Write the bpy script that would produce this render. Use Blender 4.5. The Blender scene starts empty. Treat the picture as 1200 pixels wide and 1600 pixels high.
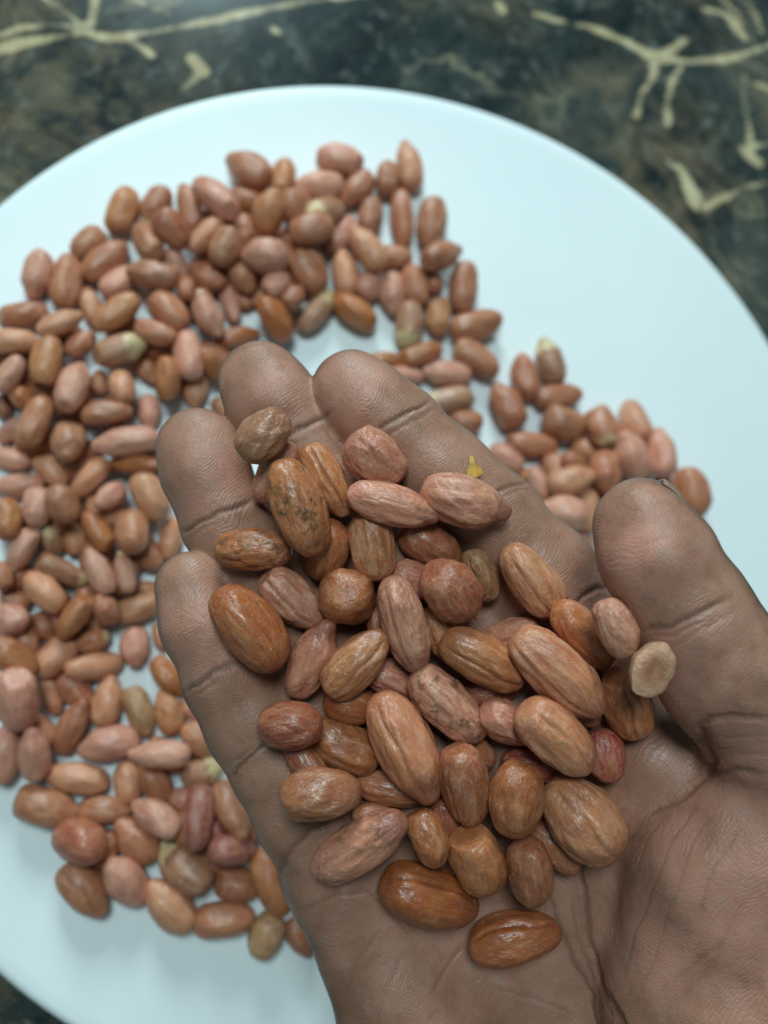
import bpy, math, random
import numpy as np
from mathutils import Vector, Matrix

# ------------------------------------------------------------------ camera, world, light
scene = bpy.context.scene
COL = scene.collection
F = 1331.0                       # focal length in pixels of the 1200 x 1600 photograph
TILT, ROLL, CAMH = math.radians(14.55), math.radians(43.6), 225.0      # millimetres
FW0 = np.array([0, math.sin(TILT), -math.cos(TILT)])
UP0 = np.array([0, math.cos(TILT), math.sin(TILT)])
X0 = np.array([1.0, 0, 0])
CR, SR = math.cos(ROLL), math.sin(ROLL)
RIGHT = CR * X0 + SR * UP0
UP = -SR * X0 + CR * UP0
FWD = FW0
CAM = np.array([0, 0, CAMH])

cam_data = bpy.data.cameras.new('camera')
cam = bpy.data.objects.new('camera', cam_data)
COL.objects.link(cam)
cam_data.sensor_fit = 'VERTICAL'
cam_data.sensor_height = 24.0
cam_data.lens = F / 1600 * 24.0
cam_data.clip_start = 0.005
cam_data.clip_end = 20
cam_data.dof.use_dof = True
cam_data.dof.focus_distance = 0.147
cam_data.dof.aperture_fstop = cam_data.lens / 3.3
m = Matrix.Identity(4)
for i in range(3):
    m[i][0], m[i][1], m[i][2], m[i][3] = RIGHT[i], UP[i], -FWD[i], CAM[i] / 1000
cam.matrix_world = m
scene.camera = cam

world = bpy.data.worlds.new('World')
scene.world = world
world.use_nodes = True
bg = world.node_tree.nodes['Background']
bg.inputs[0].default_value = (0.56, 1.0, 1.10, 1)
bg.inputs[1].default_value = 0.13


def area_light(name, direction, dist, size, power, color):
    ld = bpy.data.lights.new(name, 'AREA')
    ld.shape = 'DISK'
    ld.size = size
    ld.energy = power
    ld.color = color
    o = bpy.data.objects.new(name, ld)
    COL.objects.link(o)
    d = Vector(direction).normalized()
    o.location = d * dist + Vector((0.005, 0.03, 0.04))
    o.rotation_euler = (-d).to_track_quat('-Z', 'Y').to_euler()
    return o


# image-up and image-right as directions lying on the table
gu = np.array([UP[0], UP[1], 0]); gu /= np.linalg.norm(gu)
gr = np.array([gu[1], -gu[0], 0])
zz = np.array([0, 0, 1.0])
area_light('window_lamp', 0.75 * gu - 0.06 * gr + 0.36 * zz, 0.83, 0.26, 4.9, (0.75, 1.0, 1.04))
area_light('ceiling_lamp', 0.30 * gu - 0.14 * gr + zz, 1.1, 0.36, 7.0, (0.75, 1.0, 1.04))

scene.view_settings.view_transform = 'Standard'
scene.view_settings.look = 'None'
scene.view_settings.exposure = 0.0
scene.view_settings.gamma = 1.0
scene.cycles.max_bounces = 6


# ------------------------------------------------------------------ helpers
def cam_pt(px, py, Z):
    """camera-frame point (right, up, depth) in millimetres"""
    return np.array([(px - 600) / F * Z, (800 - py) / F * Z, Z])


def to_world(P):
    P = np.atleast_2d(P)
    return CAM + P[:, :1] * RIGHT + P[:, 1:2] * UP + P[:, 2:3] * FWD


def on_plane(px, py, z):
    d = (px - 600) / F * RIGHT + (800 - py) / F * UP + FWD
    t = (z - CAM[2]) / d[2]
    return CAM + t * d, t


def link(name, mesh, mat=None, parent=None):
    o = bpy.data.objects.new(name, mesh)
    COL.objects.link(o)
    if mat and not mesh.materials:
        mesh.materials.append(mat)
    if parent:
        o.parent = parent
    return o


def tag(o, label, cat, group=None):
    o['label'] = label
    o['category'] = cat
    if group:
        o['group'] = group


def mesh_from(name, V, Fq, smooth=True):
    me = bpy.data.meshes.new(name)
    V = np.asarray(V, np.float32)
    Fq = np.asarray(Fq, np.int32)
    n = Fq.shape[1]
    me.vertices.add(len(V)); me.vertices.foreach_set('co', V.ravel())
    me.loops.add(Fq.size); me.loops.foreach_set('vertex_index', Fq.ravel())
    me.polygons.add(len(Fq))
    me.polygons.foreach_set('loop_start', np.arange(0, Fq.size, n, dtype=np.int32))
    me.update(calc_edges=True)
    me.validate()
    if smooth:
        me.polygons.foreach_set('use_smooth', np.ones(len(me.polygons), bool))
    return me


def attr(me, name, vals):
    a = me.attributes.new(name, 'FLOAT', 'POINT')
    a.data.foreach_set('value', np.asarray(vals, np.float32))


def h3(ix, iy, iz, seed):
    n = (ix * 374761393 + iy * 668265263 + iz * 2147483647 + seed * 974634777) & 0xFFFFFFFF
    n = ((n ^ (n >> 13)) * 1274126177) & 0xFFFFFFFF
    n = n ^ (n >> 16)
    return (n & 0xFFFFFF) / float(0xFFFFFF)


def noise3(P, seed=0):
    P = np.asarray(P, float)
    i = np.floor(P).astype(np.int64)
    f = P - i
    f = f * f * f * (f * (f * 6 - 15) + 10)
    out = np.zeros(len(P))
    for dx in (0, 1):
        wx = f[:, 0] if dx else 1 - f[:, 0]
        for dy in (0, 1):
            wy = f[:, 1] if dy else 1 - f[:, 1]
            for dz in (0, 1):
                wz = f[:, 2] if dz else 1 - f[:, 2]
                out += wx * wy * wz * h3(i[:, 0] + dx, i[:, 1] + dy, i[:, 2] + dz, seed)
    return out


def sstep(a, b, x):
    t = np.clip((x - a) / (b - a), 0, 1)
    return t * t * (3 - 2 * t)


def seg_dist(P, A, B):
    """distance of 2D points to a segment and parameter along it"""
    d = B - A
    t = np.clip(((P - A) @ d) / max(d @ d, 1e-9), 0, 1)
    return np.linalg.norm(P - (A + t[:, None] * d), axis=1), t


# ------------------------------------------------------------------ node material helper
class NT:
    def __init__(self, name):
        self.mat = bpy.data.materials.new(name)
        self.mat.use_nodes = True
        self.t = self.mat.node_tree
        self.b = self.t.nodes['Principled BSDF']

    def n(self, typ, **kw):
        nd = self.t.nodes.new(typ)
        for k, v in kw.items():
            setattr(nd, k, v)
        return nd

    def l(self, a, b):
        self.t.links.new(a, b)

    def put(self, sock, v):
        if hasattr(v, 'links'):
            self.l(v, sock)
        else:
            sock.default_value = v

    def math(self, op, a, b=0.0, clamp=False):
        nd = self.n('ShaderNodeMath', operation=op, use_clamp=clamp)
        self.put(nd.inputs[0], a); self.put(nd.inputs[1], b)
        return nd.outputs[0]

    def vmath(self, op, a, b):
        nd = self.n('ShaderNodeVectorMath', operation=op)
        self.put(nd.inputs[0], a); self.put(nd.inputs[1], b)
        return nd.outputs[0]

    def mix(self, fac, a, b, blend='MIX'):
        nd = self.n('ShaderNodeMix', data_type='RGBA', blend_type=blend)
        self.put(nd.inputs[0], fac); self.put(nd.inputs[6], a); self.put(nd.inputs[7], b)
        return nd.outputs[2]

    def noise(self, vec, scale, detail=3.0, rough=0.5, dist=0.0):
        nd = self.n('ShaderNodeTexNoise')
        self.put(nd.inputs['Vector'], vec)
        nd.inputs['Scale'].default_value = scale
        nd.inputs['Detail'].default_value = detail
        nd.inputs['Roughness'].default_value = rough
        nd.inputs['Distortion'].default_value = dist
        return nd.outputs[0]

    def ramp(self, v, a, b):
        nd = self.n('ShaderNodeMapRange')
        nd.interpolation_type = 'SMOOTHSTEP'
        self.put(nd.inputs[0], v)
        nd.inputs[1].default_value = a; nd.inputs[2].default_value = b
        return nd.outputs[0]

    def attr(self, name, typ='GEOMETRY'):
        nd = self.n('ShaderNodeAttribute', attribute_name=name, attribute_type=typ)
        return nd.outputs['Fac']

    def coords(self, scale=(1, 1, 1), offset=None):
        tc = self.n('ShaderNodeTexCoord').outputs['Object']
        v = self.vmath('MULTIPLY', tc, scale)
        if offset is not None:
            v = self.vmath('ADD', v, offset)
        return v

    def bump(self, h, strength, dist, normal=None):
        nd = self.n('ShaderNodeBump')
        nd.inputs['Strength'].default_value = strength
        nd.inputs['Distance'].default_value = dist
        self.l(h, nd.inputs['Height'])
        if normal is not None:
            self.l(normal, nd.inputs['Normal'])
        return nd.outputs[0]


def hexcol(r, g, b):
    f = lambda c: (c / 255 / 12.92) if c <= 10 else ((c / 255 + 0.055) / 1.055) ** 2.4
    return (f(r), f(g), f(b), 1)


# ---- stone of the counter
def counter_material():
    s = NT('dark_marble')
    c = s.coords()
    warp = s.n('ShaderNodeTexNoise'); s.l(c, warp.inputs['Vector'])
    warp.inputs['Scale'].default_value = 22; warp.inputs['Detail'].default_value = 5
    wv = s.vmath('MULTIPLY', s.vmath('SUBTRACT', warp.outputs[1], (0.5, 0.5, 0.5)), (0.035, 0.035, 0.035))
    cw = s.vmath('ADD', c, wv)
    n1 = s.noise(cw, 26, 6, 0.62)
    n2 = s.noise(cw, 70, 6, 0.68)
    n3 = s.noise(c, 9, 3, 0.5)
    n4 = s.noise(cw, 190, 4, 0.6)
    col = s.mix(s.ramp(n1, 0.32, 0.68), (0.008, 0.014, 0.016, 1), (0.052, 0.062, 0.054, 1))
    brown = s.math('MULTIPLY', s.ramp(n3, 0.40, 0.58), s.ramp(n2, 0.38, 0.62))
    col = s.mix(s.math('MULTIPLY', brown, 0.85), col, (0.150, 0.108, 0.066, 1))
    col = s.mix(s.math('MULTIPLY', s.ramp(n2, 0.56, 0.72), 0.55), col, (0.17, 0.17, 0.13, 1))
    col = s.mix(s.math('MULTIPLY', s.ramp(n4, 0.54, 0.72), 0.45), col, (0.20, 0.20, 0.17, 1))
    col = s.mix(s.math('MULTIPLY', s.ramp(n4, 0.46, 0.30), 0.7), col, (0.006, 0.010, 0.011, 1))
    nv1 = s.noise(cw, 17, 4, 0.55, 0.4)
    thin = s.math('MULTIPLY', s.ramp(s.math('ABSOLUTE', s.math('SUBTRACT', nv1, 0.5)), 0.022, 0.0), s.ramp(s.noise(c, 13, 2, 0.5), 0.48, 0.66))
    col = s.mix(s.math('MULTIPLY', thin, 0.55), col, (0.30, 0.25, 0.16, 1))
    vein = s.attr('vein')
    vmask = s.ramp(s.math('ADD', vein, s.math('MULTIPLY', s.math('SUBTRACT', n2, 0.5), 1.2)), 0.26, 0.74)
    vc = s.mix(s.ramp(n4, 0.35, 0.65), (0.42, 0.31, 0.17, 1), (0.58, 0.47, 0.29, 1))
    col = s.mix(s.math('MULTIPLY', vmask, 0.9), col, vc)
    s.l(col, s.b.inputs['Base Color'])
    s.b.inputs['Roughness'].default_value = 0.16
    s.l(s.bump(n4, 0.05, 0.0005), s.b.inputs['Normal'])
    return s.mat


def plate_material():
    s = NT('white_glazed_plate')
    c = s.coords()
    n = s.noise(c, 14, 4, 0.55)
    sm = s.noise(c, 60, 5, 0.65)
    col = s.mix(s.ramp(n, 0.35, 0.7), (0.80, 0.80, 0.80, 1), (0.83, 0.83, 0.825, 1))
    col = s.mix(s.math('MULTIPLY', s.ramp(sm, 0.64, 0.78), 0.12), col, (0.70, 0.68, 0.64, 1))
    s.l(col, s.b.inputs['Base Color'])
    s.b.inputs['Roughness'].default_value = 0.42
    s.b.inputs['Specular IOR Level'].default_value = 0.35
    return s.mat


def peanut_material():
    s = NT('peanut_skin')
    oi = s.n('ShaderNodeObjectInfo')
    rnd = s.math('MULTIPLY', oi.outputs['Random'], 37.0)
    off = s.n('ShaderNodeCombineXYZ')
    for i in range(3):
        s.l(rnd, off.inputs[i])
    long_c = s.coords((120, 520, 520), off.outputs[0])
    iso_c = s.coords((330, 330, 330), off.outputs[0])
    fine_c = s.coords((700, 1700, 1700), off.outputs[0])
    st = s.noise(long_c, 1.0, 5, 0.6, 0.6)
    bl = s.noise(iso_c, 0.75, 3, 0.55)
    bl2 = s.noise(iso_c, 2.2, 4, 0.6)
    fn = s.noise(fine_c, 1.0, 3, 0.6)
    base = oi.outputs['Color']
    wr = oi.outputs['Alpha']
    dark = s.mix(1.0, base, (0.50, 0.36, 0.28, 1), 'MULTIPLY')
    pale = s.mix(0.60, base, (0.82, 0.45, 0.29, 1))
    yel = s.mix(0.45, base, (0.50, 0.215, 0.058, 1))
    red = s.mix(0.42, base, (0.22, 0.032, 0.018, 1))
    col = s.mix(s.math('MULTIPLY', s.ramp(bl, 0.50, 0.72), 0.7), base, yel)
    col = s.mix(s.math('MULTIPLY', s.ramp(bl, 0.48, 0.28), 0.75), col, red)
    col = s.mix(s.math('MULTIPLY', s.ramp(st, 0.47, 0.34), 0.42), col, dark)
    col = s.mix(s.math('MULTIPLY', s.ramp(st, 0.52, 0.64), s.math('ADD', s.math('MULTIPLY', wr, 0.62), 0.08)), col, pale)
    ridge = s.attr('ridge')
    col = s.mix(s.math('MULTIPLY', ridge, s.math('ADD', s.math('MULTIPLY', wr, 0.55), 0.08)), col, pale)
    seam = s.attr('seam')
    vl = s.noise(long_c, 1.7, 2, 0.5, 1.6)
    vline = s.ramp(s.math('ABSOLUTE', s.math('SUBTRACT', vl, 0.5)), 0.024, 0.0)
    col = s.mix(s.math('MULTIPLY', vline, s.math('ADD', s.math('MULTIPLY', wr, 1.0), 0.15)), col, pale)
    col = s.mix(s.math('MULTIPLY', seam, 0.6), col, dark)
    # mould specks on a few
    spots = s.attr('spots', 'OBJECT')
    col = s.mix(s.math('MULTIPLY', s.math('MULTIPLY', s.ramp(bl2, 0.44, 0.66), s.ramp(bl, 0.40, 0.60)), spots), col, (0.085, 0.045, 0.022, 1))
    # skin rubbed off at one end: cream kernel showing
    sep = s.n('ShaderNodeSeparateXYZ')
    s.l(s.n('ShaderNodeTexCoord').outputs['Object'], sep.inputs[0])
    chip = s.attr('chip', 'OBJECT')
    edge = s.math('ADD', s.math('MULTIPLY', sep.outputs[0], 140.0), s.math('MULTIPLY', s.math('SUBTRACT', bl2, 0.5), 0.9))
    cm = s.math('MULTIPLY', s.ramp(s.math('ADD', edge, s.math('SUBTRACT', chip, 1.0)), 0.0, 0.10), s.math('GREATER_THAN', chip, 0.01))
    col = s.mix(cm, col, (0.68, 0.47, 0.25, 1))
    # darker reddish tip
    tip = s.attr('tip', 'OBJECT')
    tm = s.math('MULTIPLY', s.ramp(edge, 0.62, 0.98), tip)
    col = s.mix(tm, col, (0.12, 0.020, 0.014, 1))
    s.l(col, s.b.inputs['Base Color'])
    rg = s.math('ADD', s.math('MULTIPLY', wr, 0.14), s.math('MULTIPLY', fn, 0.34))
    s.l(s.math('ADD', rg, 0.13), s.b.inputs['Roughness'])
    s.b.inputs['Specular IOR Level'].default_value = 0.62
    s.b.inputs['Subsurface Weight'].default_value = 0.12
    s.b.inputs['Subsurface Radius'].default_value = (1.0, 0.4, 0.2)
    s.b.inputs['Subsurface Scale'].default_value = 0.001
    hh = s.math('ADD', s.math('ADD', s.math('MULTIPLY', st, 0.8), s.math('MULTIPLY', vline, 0.30)), s.math('MULTIPLY', fn, 0.40))
    s.l(s.bump(hh, 0.65, 0.00042), s.b.inputs['Normal'])
    return s.mat


def simple_material(name, col, rough, var=0.15, scale=600):
    s = NT(name)
    n = s.noise(s.coords(), scale, 4, 0.6)
    c2 = tuple(x * (1 - var * 2) for x in col[:3]) + (1,)
    s.l(s.mix(s.ramp(n, 0.3, 0.7), c2, col), s.b.inputs['Base Color'])
    s.b.inputs['Roughness'].default_value = rough
    s.l(s.bump(n, 0.3, 0.0003), s.b.inputs['Normal'])
    return s.mat


def skin_material():
    s = NT('palm_skin')
    c = s.coords()
    blot = s.noise(c, 90, 4, 0.6)
    blot2 = s.noise(c, 320, 4, 0.6)
    pink, dors, crease = s.attr('pink'), s.attr('dorsal'), s.attr('crease')
    col = s.mix(s.ramp(blot, 0.32, 0.68), (0.315, 0.142, 0.088, 1), (0.395, 0.190, 0.124, 1))
    col = s.mix(s.math('MULTIPLY', pink, s.ramp(blot, 0.2, 0.75)), col, (0.62, 0.255, 0.190, 1))
    col = s.mix(s.math('MULTIPLY', s.ramp(blot2, 0.52, 0.72), 0.45), col, (0.42, 0.25, 0.19, 1))
    col = s.mix(s.math('MULTIPLY', s.ramp(blot2, 0.46, 0.30), 0.20), col, (0.13, 0.062, 0.040, 1))
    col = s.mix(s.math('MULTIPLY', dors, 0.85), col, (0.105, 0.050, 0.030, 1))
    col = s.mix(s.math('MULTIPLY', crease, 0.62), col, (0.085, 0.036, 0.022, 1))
    s.l(col, s.b.inputs['Base Color'])
    s.b.inputs['Subsurface Weight'].default_value = 0.25
    s.b.inputs['Subsurface Radius'].default_value = (1.0, 0.35, 0.18)
    s.b.inputs['Subsurface Scale'].default_value = 0.0016
    s.b.inputs['Specular IOR Level'].default_value = 0.42
    s.l(s.math('ADD', s.math('MULTIPLY', blot2, 0.34), 0.27), s.b.inputs['Roughness'])
    # papillary ridges and the small criss-cross of skin lines
    wv = s.n('ShaderNodeTexWave')
    wv.wave_type = 'BANDS'
    warp = s.n('ShaderNodeTexNoise'); s.l(c, warp.inputs['Vector']); warp.inputs['Scale'].default_value = 95
    warp.inputs['Detail'].default_value = 1
    wc = s.vmath('ADD', c, s.vmath('MULTIPLY', warp.outputs[1], (0.008, 0.008, 0.008)))
    s.l(wc, wv.inputs['Vector'])
    wv.inputs['Scale'].default_value = 640
    wv.inputs['Distortion'].default_value = 0.8
    wv.inputs['Detail'].default_value = 2
    vo = s.n('ShaderNodeTexVoronoi', feature='DISTANCE_TO_EDGE')
    s.l(s.vmath('MULTIPLY', wc, (1, 1, 1)), vo.inputs['Vector'])
    vo.inputs['Scale'].default_value = 900
    cell = s.ramp(vo.outputs['Distance'], 0.0, 0.16)
    lines = s.noise(s.vmath('MULTIPLY', wc, (1, 1, 1)), 480, 5, 0.7)
    h = s.math('ADD', s.math('MULTIPLY', cell, 0.5), s.math('MULTIPLY', wv.outputs['Fac'], 0.45))
    h = s.math('ADD', h, s.math('MULTIPLY', lines, 0.45))
    s.l(s.bump(h, 0.55, 0.00011), s.b.inputs['Normal'])
    return s.mat


M_COUNTER, M_PLATE, M_NUT, M_SKIN = counter_material(), plate_material(), peanut_material(), skin_material()
M_NAIL = simple_material('thumb_nail_keratin', (0.30, 0.165, 0.115, 1), 0.45, 0.12, 300)
def cream_material():
    s = NT('cream_kernel')
    tc = s.n('ShaderNodeTexCoord').outputs['Object']
    ln = s.n('ShaderNodeVectorMath', operation='LENGTH'); s.l(tc, ln.inputs[0])
    n = s.noise(tc, 520, 5, 0.7)
    d = s.math('ADD', s.math('MULTIPLY', ln.outputs['Value'], 1000.0), s.math('MULTIPLY', s.math('SUBTRACT', n, 0.5), 2.4))
    col = s.mix(s.ramp(d, 1.5, 3.4), (0.44, 0.175, 0.092, 1), (0.66, 0.33, 0.20, 1))
    s.l(col, s.b.inputs['Base Color'])
    s.b.inputs['Roughness'].default_value = 0.5
    s.l(s.bump(n, 0.8, 0.0010), s.b.inputs['Normal'])
    return s.mat


M_CREAM = cream_material()
M_FLAKE = simple_material('dry_yellow_flake', (0.66, 0.36, 0.06, 1), 0.6, 0.2, 500)
M_TIPW = simple_material('white_sprout_tip', (0.72, 0.62, 0.50, 1), 0.6, 0.15, 500)

# ------------------------------------------------------------------ counter (setting)
ZC = -9.0        # counter top, millimetres below the plate's flat
pc, _ = on_plane(600, 800, ZC)
NX, STEP = 400, 1.75
gx = (np.arange(NX) - NX / 2) * STEP + pc[0] + 20
gy = (np.arange(NX) - NX / 2) * STEP + pc[1] + 30
GX, GY = np.meshgrid(gx, gy, indexing='ij')
GP = np.stack([GX.ravel(), GY.ravel()], 1)
VEINS = [  # pixel polyline, half width at start and end in pixels
    ([(-60, 92), (0, 76), (60, 62), (130, 50), (170, 60), (210, 54), (280, 42), (340, 31), (400, 16), (470, 3), (560, -8), (700, -30)], 11, 4),
    ([(-40, 62), (0, 54), (40, 42), (90, 38), (125, 46)], 5, 7), ([(135, 52), (145, 22), (152, -30)], 11, 8),
    ([(55, -14), (90, 10), (125, 40)], 5, 5), ([(205, -4), (240, 12), (268, 22)], 4, 5), ([(210, 66), (238, 86)], 6, 8),
    ([(300, 92), (318, 112)], 14, 13), ([(308, 118), (280, 142)], 7, 2), ([(428, 46), (434, 50)], 8, 7),
    ([(832, 20), (870, 32), (920, 42), (970, 62), (1024, 90)], 4, 9), ([(1028, 92), (1055, 74), (1072, 62)], 10, 8),
    ([(1030, 92), (1080, 96), (1140, 92), (1200, 72), (1270, 46)], 8, 9),
    ([(1024, 94), (1020, 120), (1003, 146), (993, 182)], 7, 8), ([(1066, 98), (1050, 130), (1041, 160), (1044, 192)], 6, 11),
    ([(1100, 14), (1135, 22), (1165, 62)], 6, 6), ([(1115, -12), (1150, 18), (1158, 40)], 5, 3), ([(1160, -14), (1178, 20), (1192, 54)], 5, 4),
    ([(1163, 118), (1162, 160), (1172, 205), (1174, 238)], 3, 6), ([(1166, 240), (1186, 256)], 12, 13), ([(1160, 232), (1215, 222)], 6, 5),
    ([(1060, 262), (1074, 285), (1088, 318)], 9, 14), ([(1040, 252), (1062, 264)], 3, 8), ([(1090, 330), (1125, 312), (1165, 292), (1230, 280)], 7, 3),
    ([(783, 10), (787, 16)], 13, 12), ([(1180, 130), (1230, 150)], 4, 6), ([(60, 1640), (42, 1590), (20, 1560)], 4, 2),
    ([(-120, 400), (-60, 430), (-30, 520)], 6, 4), ([(1260, 420), (1330, 480), (1400, 470)], 9, 5), ([(-160, 1500), (-60, 1640), (60, 1720)], 5, 9)]
vein = np.zeros(len(GP))
wob = noise3(np.c_[GP * 0.11, np.zeros(len(GP))], 3) - 0.5
wob2 = noise3(np.c_[GP * 0.32, np.ones(len(GP))], 4) - 0.5
for poly, w0, w1 in VEINS:
    Q = [on_plane(x, y, ZC) for x, y in poly]
    n = len(Q) - 1
    for i in range(n):
        A, B = Q[i][0][:2], Q[i + 1][0][:2]
        lo, hi = np.minimum(A, B) - 12, np.maximum(A, B) + 12
        msk = np.all((GP > lo) & (GP < hi), 1)
        if not msk.any():
            continue
        d, t = seg_dist(GP[msk], A, B)
        w = (w0 + (w1 - w0) * (i + t) / n) * Q[i][1] / F
        w = w * (1 + 1.0 * wob[msk]) + wob2[msk] * 0.8
        vein[msk] = np.maximum(vein[msk], np.clip(0.5 + (w * 0.68 - d) / 2.8, 0, 1))
idx = np.arange(NX * NX).reshape(NX, NX)
quads = np.stack([idx[:-1, :-1], idx[1:, :-1], idx[1:, 1:], idx[:-1, 1:]], -1).reshape(-1, 4)
# a skirt makes the sheet a slab
top = np.c_[GP, np.full(len(GP), ZC)]
rim = np.concatenate([idx[:, 0], idx[-1, 1:], idx[::-1, -1][1:], idx[0, ::-1][1:-1]])
low = top[rim].copy(); low[:, 2] -= 22
V = np.concatenate([top, low]); nb = len(top); k = np.arange(len(rim)); k2 = (k + 1) % len(rim)
quads = np.concatenate([quads, np.stack([rim[k2], rim[k], nb + k, nb + k2], -1)])
me = mesh_from('counter', V / 1000, quads, smooth=False)
attr(me, 'vein', np.concatenate([vein, np.zeros(len(low))]))
counter = link('counter', me, M_COUNTER)
counter['kind'] = 'structure'

# ------------------------------------------------------------------ plate
PC, PR = np.array([0.0229, 0.233]) * CAMH, 0.609 * CAMH
prof = [(0, 0), (30, 0), (70, 0), (100, 0), (112, 0.05), (120, 0.3), (127, 0.8), (132, 1.2), (PR - 2.2, 1.45), (PR - 1.0, 1.2), (PR - 0.2, 0.4), (PR, -0.6),
        (PR - 0.4, -1.6), (PR - 2, -2.6), (PR - 8, -3.6), (PR - 22, -5.0), (98, -5.6), (95, -8.6), (93, -8.98), (91, -8.6), (89, -5.2), (40, -4.6), (0, -4.6)]
NS = 192
Vp, Fp = [], []
for (r, z) in prof:
    a = np.arange(NS) * 2 * math.pi / NS
    Vp.append(np.c_[r * np.cos(a), r * np.sin(a), np.full(NS, z)])
for i in range(len(prof) - 1):
    k = np.arange(NS); k2 = (k + 1) % NS
    Fp.append(np.stack([i * NS + k, (i + 1) * NS + k, (i + 1) * NS + k2, i * NS + k2], -1))
Fp = np.concatenate(Fp)
me = mesh_from('plate', np.concatenate(Vp) / 1000, Fp)
import bmesh
bm = bmesh.new(); bm.from_mesh(me)
bmesh.ops.remove_doubles(bm, verts=bm.verts, dist=1e-6)
bmesh.ops.recalc_face_normals(bm, faces=bm.faces)
bm.to_mesh(me); bm.free()
plate = link('plate', me, M_PLATE)
plate.location = (PC[0] / 1000, PC[1] / 1000, 0)
tag(plate, 'round flat white plate with thin rim on dark veined counter', 'plate')


# ------------------------------------------------------------------ hand: one continuous surface from a distance field
def K(px, py, Z, r):
    return tuple(cam_pt(px, py, Z)) + (r,)


def cone(P, a, b):
    """distance to a tapered capsule"""
    A, B = np.array(a[:3], np.float32), np.array(b[:3], np.float32)
    d = B - A
    t = ((P[0] - A[0]) * d[0] + (P[1] - A[1]) * d[1] + (P[2] - A[2]) * d[2]) / float(d @ d)
    np.clip(t, 0, 1, out=t)
    q = np.sqrt((P[0] - A[0] - t * d[0]) ** 2 + (P[1] - A[1] - t * d[1]) ** 2 + (P[2] - A[2] - t * d[2]) ** 2)
    return q - (a[3] + (b[3] - a[3]) * t)


def smin(a, b, k):
    h = np.maximum(k - np.abs(a - b), 0) / k
    return np.minimum(a, b) - h * h * k * 0.25


def chain(P, pts, k):
    d = None
    for a, b in zip(pts[:-1], pts[1:]):
        c = cone(P, a, b)
        d = c if d is None else smin(d, c, k)
    return d


INDEX = [K(550, 610, 161, 7.6), K(578, 637, 160.5, 8.1), K(625, 676, 161, 8.1), K(690, 735, 161, 8.5), K(770, 812, 162, 8.8), K(851, 905, 163, 9.9), K(922, 1030, 164.5, 11.2)]
MIDDLE = [K(405, 597, 163, 7.8), K(425, 630, 162.5, 8.2), K(470, 695, 163, 8.2), K(520, 770, 163, 8.6), K(590, 862, 164, 8.7), K(670, 965, 165, 9.4), K(780, 1120, 167, 11)]
RING = [K(309, 701, 161, 7.7), K(322, 740, 160.5, 8.0), K(352, 812, 161, 8.0), K(405, 890, 162, 8.4), K(470, 978, 163, 8.5), K(545, 1070, 165, 9.2), K(655, 1225, 167, 11)]
PINKY = [K(298, 918, 156, 6.4), K(312, 975, 155.5, 6.9), K(350, 1062, 156, 6.95), K(388, 1135, 157, 7.5), K(430, 1205, 158, 7.7), K(475, 1275, 159, 9.0), K(540, 1360, 161, 10.5)]
THUMB = [K(1000, 820, 141, 7.7), K(1024, 866, 140, 8.9), K(1080, 965, 141, 10.0), K(1128, 1045, 142, 10.6), K(1192, 1135, 144, 10.4)]
THUMB2 = [K(1205, 1160, 146, 11.5), K(1225, 1260, 150, 14)]
PALM = [[K(915, 1035, 165, 10.3), K(1010, 1900, 172, 14)], [K(780, 1120, 168, 11.5), K(930, 1900, 174, 15)],
        [K(655, 1225, 168, 11.5), K(850, 1900, 174, 15)], [K(540, 1360, 162, 10.5), K(650, 1600, 162, 13.5), K(770, 1900, 170, 16)],
        [K(915, 1035, 166, 9), K(780, 1120, 168, 10), K(655, 1225, 168, 10), K(540, 1360, 163, 9)],
        [K(770, 1900, 171, 16), K(870, 2500, 185, 19)], [K(980, 1900, 171, 16), K(1060, 2500, 185, 20)]]
THENAR = [K(1225, 1260, 150, 14), K(1118, 1345, 153, 15), K(1108, 1540, 157, 19), K(1030, 1860, 168, 17)]
THENAR_B = [K(1225, 1260, 152, 14), K(1200, 1540, 160, 19)]
WEB = [K(985, 1120, 164, 8.0), K(1030, 1190, 157, 8.2), K(985, 1260, 160, 8.5), K(940, 1330, 165, 9)]
WEB_B = [K(930, 1080, 168, 8), K(1150, 1270, 163, 10)]

WEBS = [[K(735, 905, 167, 6), K(830, 1040, 169, 9)], [K(520, 930, 168, 5.5), K(700, 1130, 170, 9)], [K(415, 1010, 163, 5.5), K(470, 1130, 165, 8), K(600, 1270, 168, 9)]]

FLAT = 1.2        # fingers are a little broader than deep


def hand_sdf(P):
    fing = None
    for f in (INDEX, MIDDLE, RING, PINKY):
        c = chain([P[0], P[1], P[2] * np.float32(FLAT)], [(a[0], a[1], a[2] * FLAT, a[3]) for a in f], 3.0)
        fing = c if fing is None else smin(fing, c, 0.9)
    palm = None
    for seg in PALM + WEBS:
        c = chain(P, seg, 4.0)
        palm = c if palm is None else smin(palm, c, 7.0)
    web = smin(chain(P, WEB, 3.0), chain(P, WEB_B, 3.0), 5.0)
    A = smin(palm, web, 5.0)
    A = smin(A, fing, 4.5)
    th = smin(chain(P, THENAR, 8.0), chain(P, THENAR_B, 4.0), 9.0)
    tb = smin(chain(P, THUMB, 3.0), chain(P, THUMB2, 3.0), 3.0)
    B = smin(tb, th, 2.2)
    return smin(A, B, 2.6)


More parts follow.
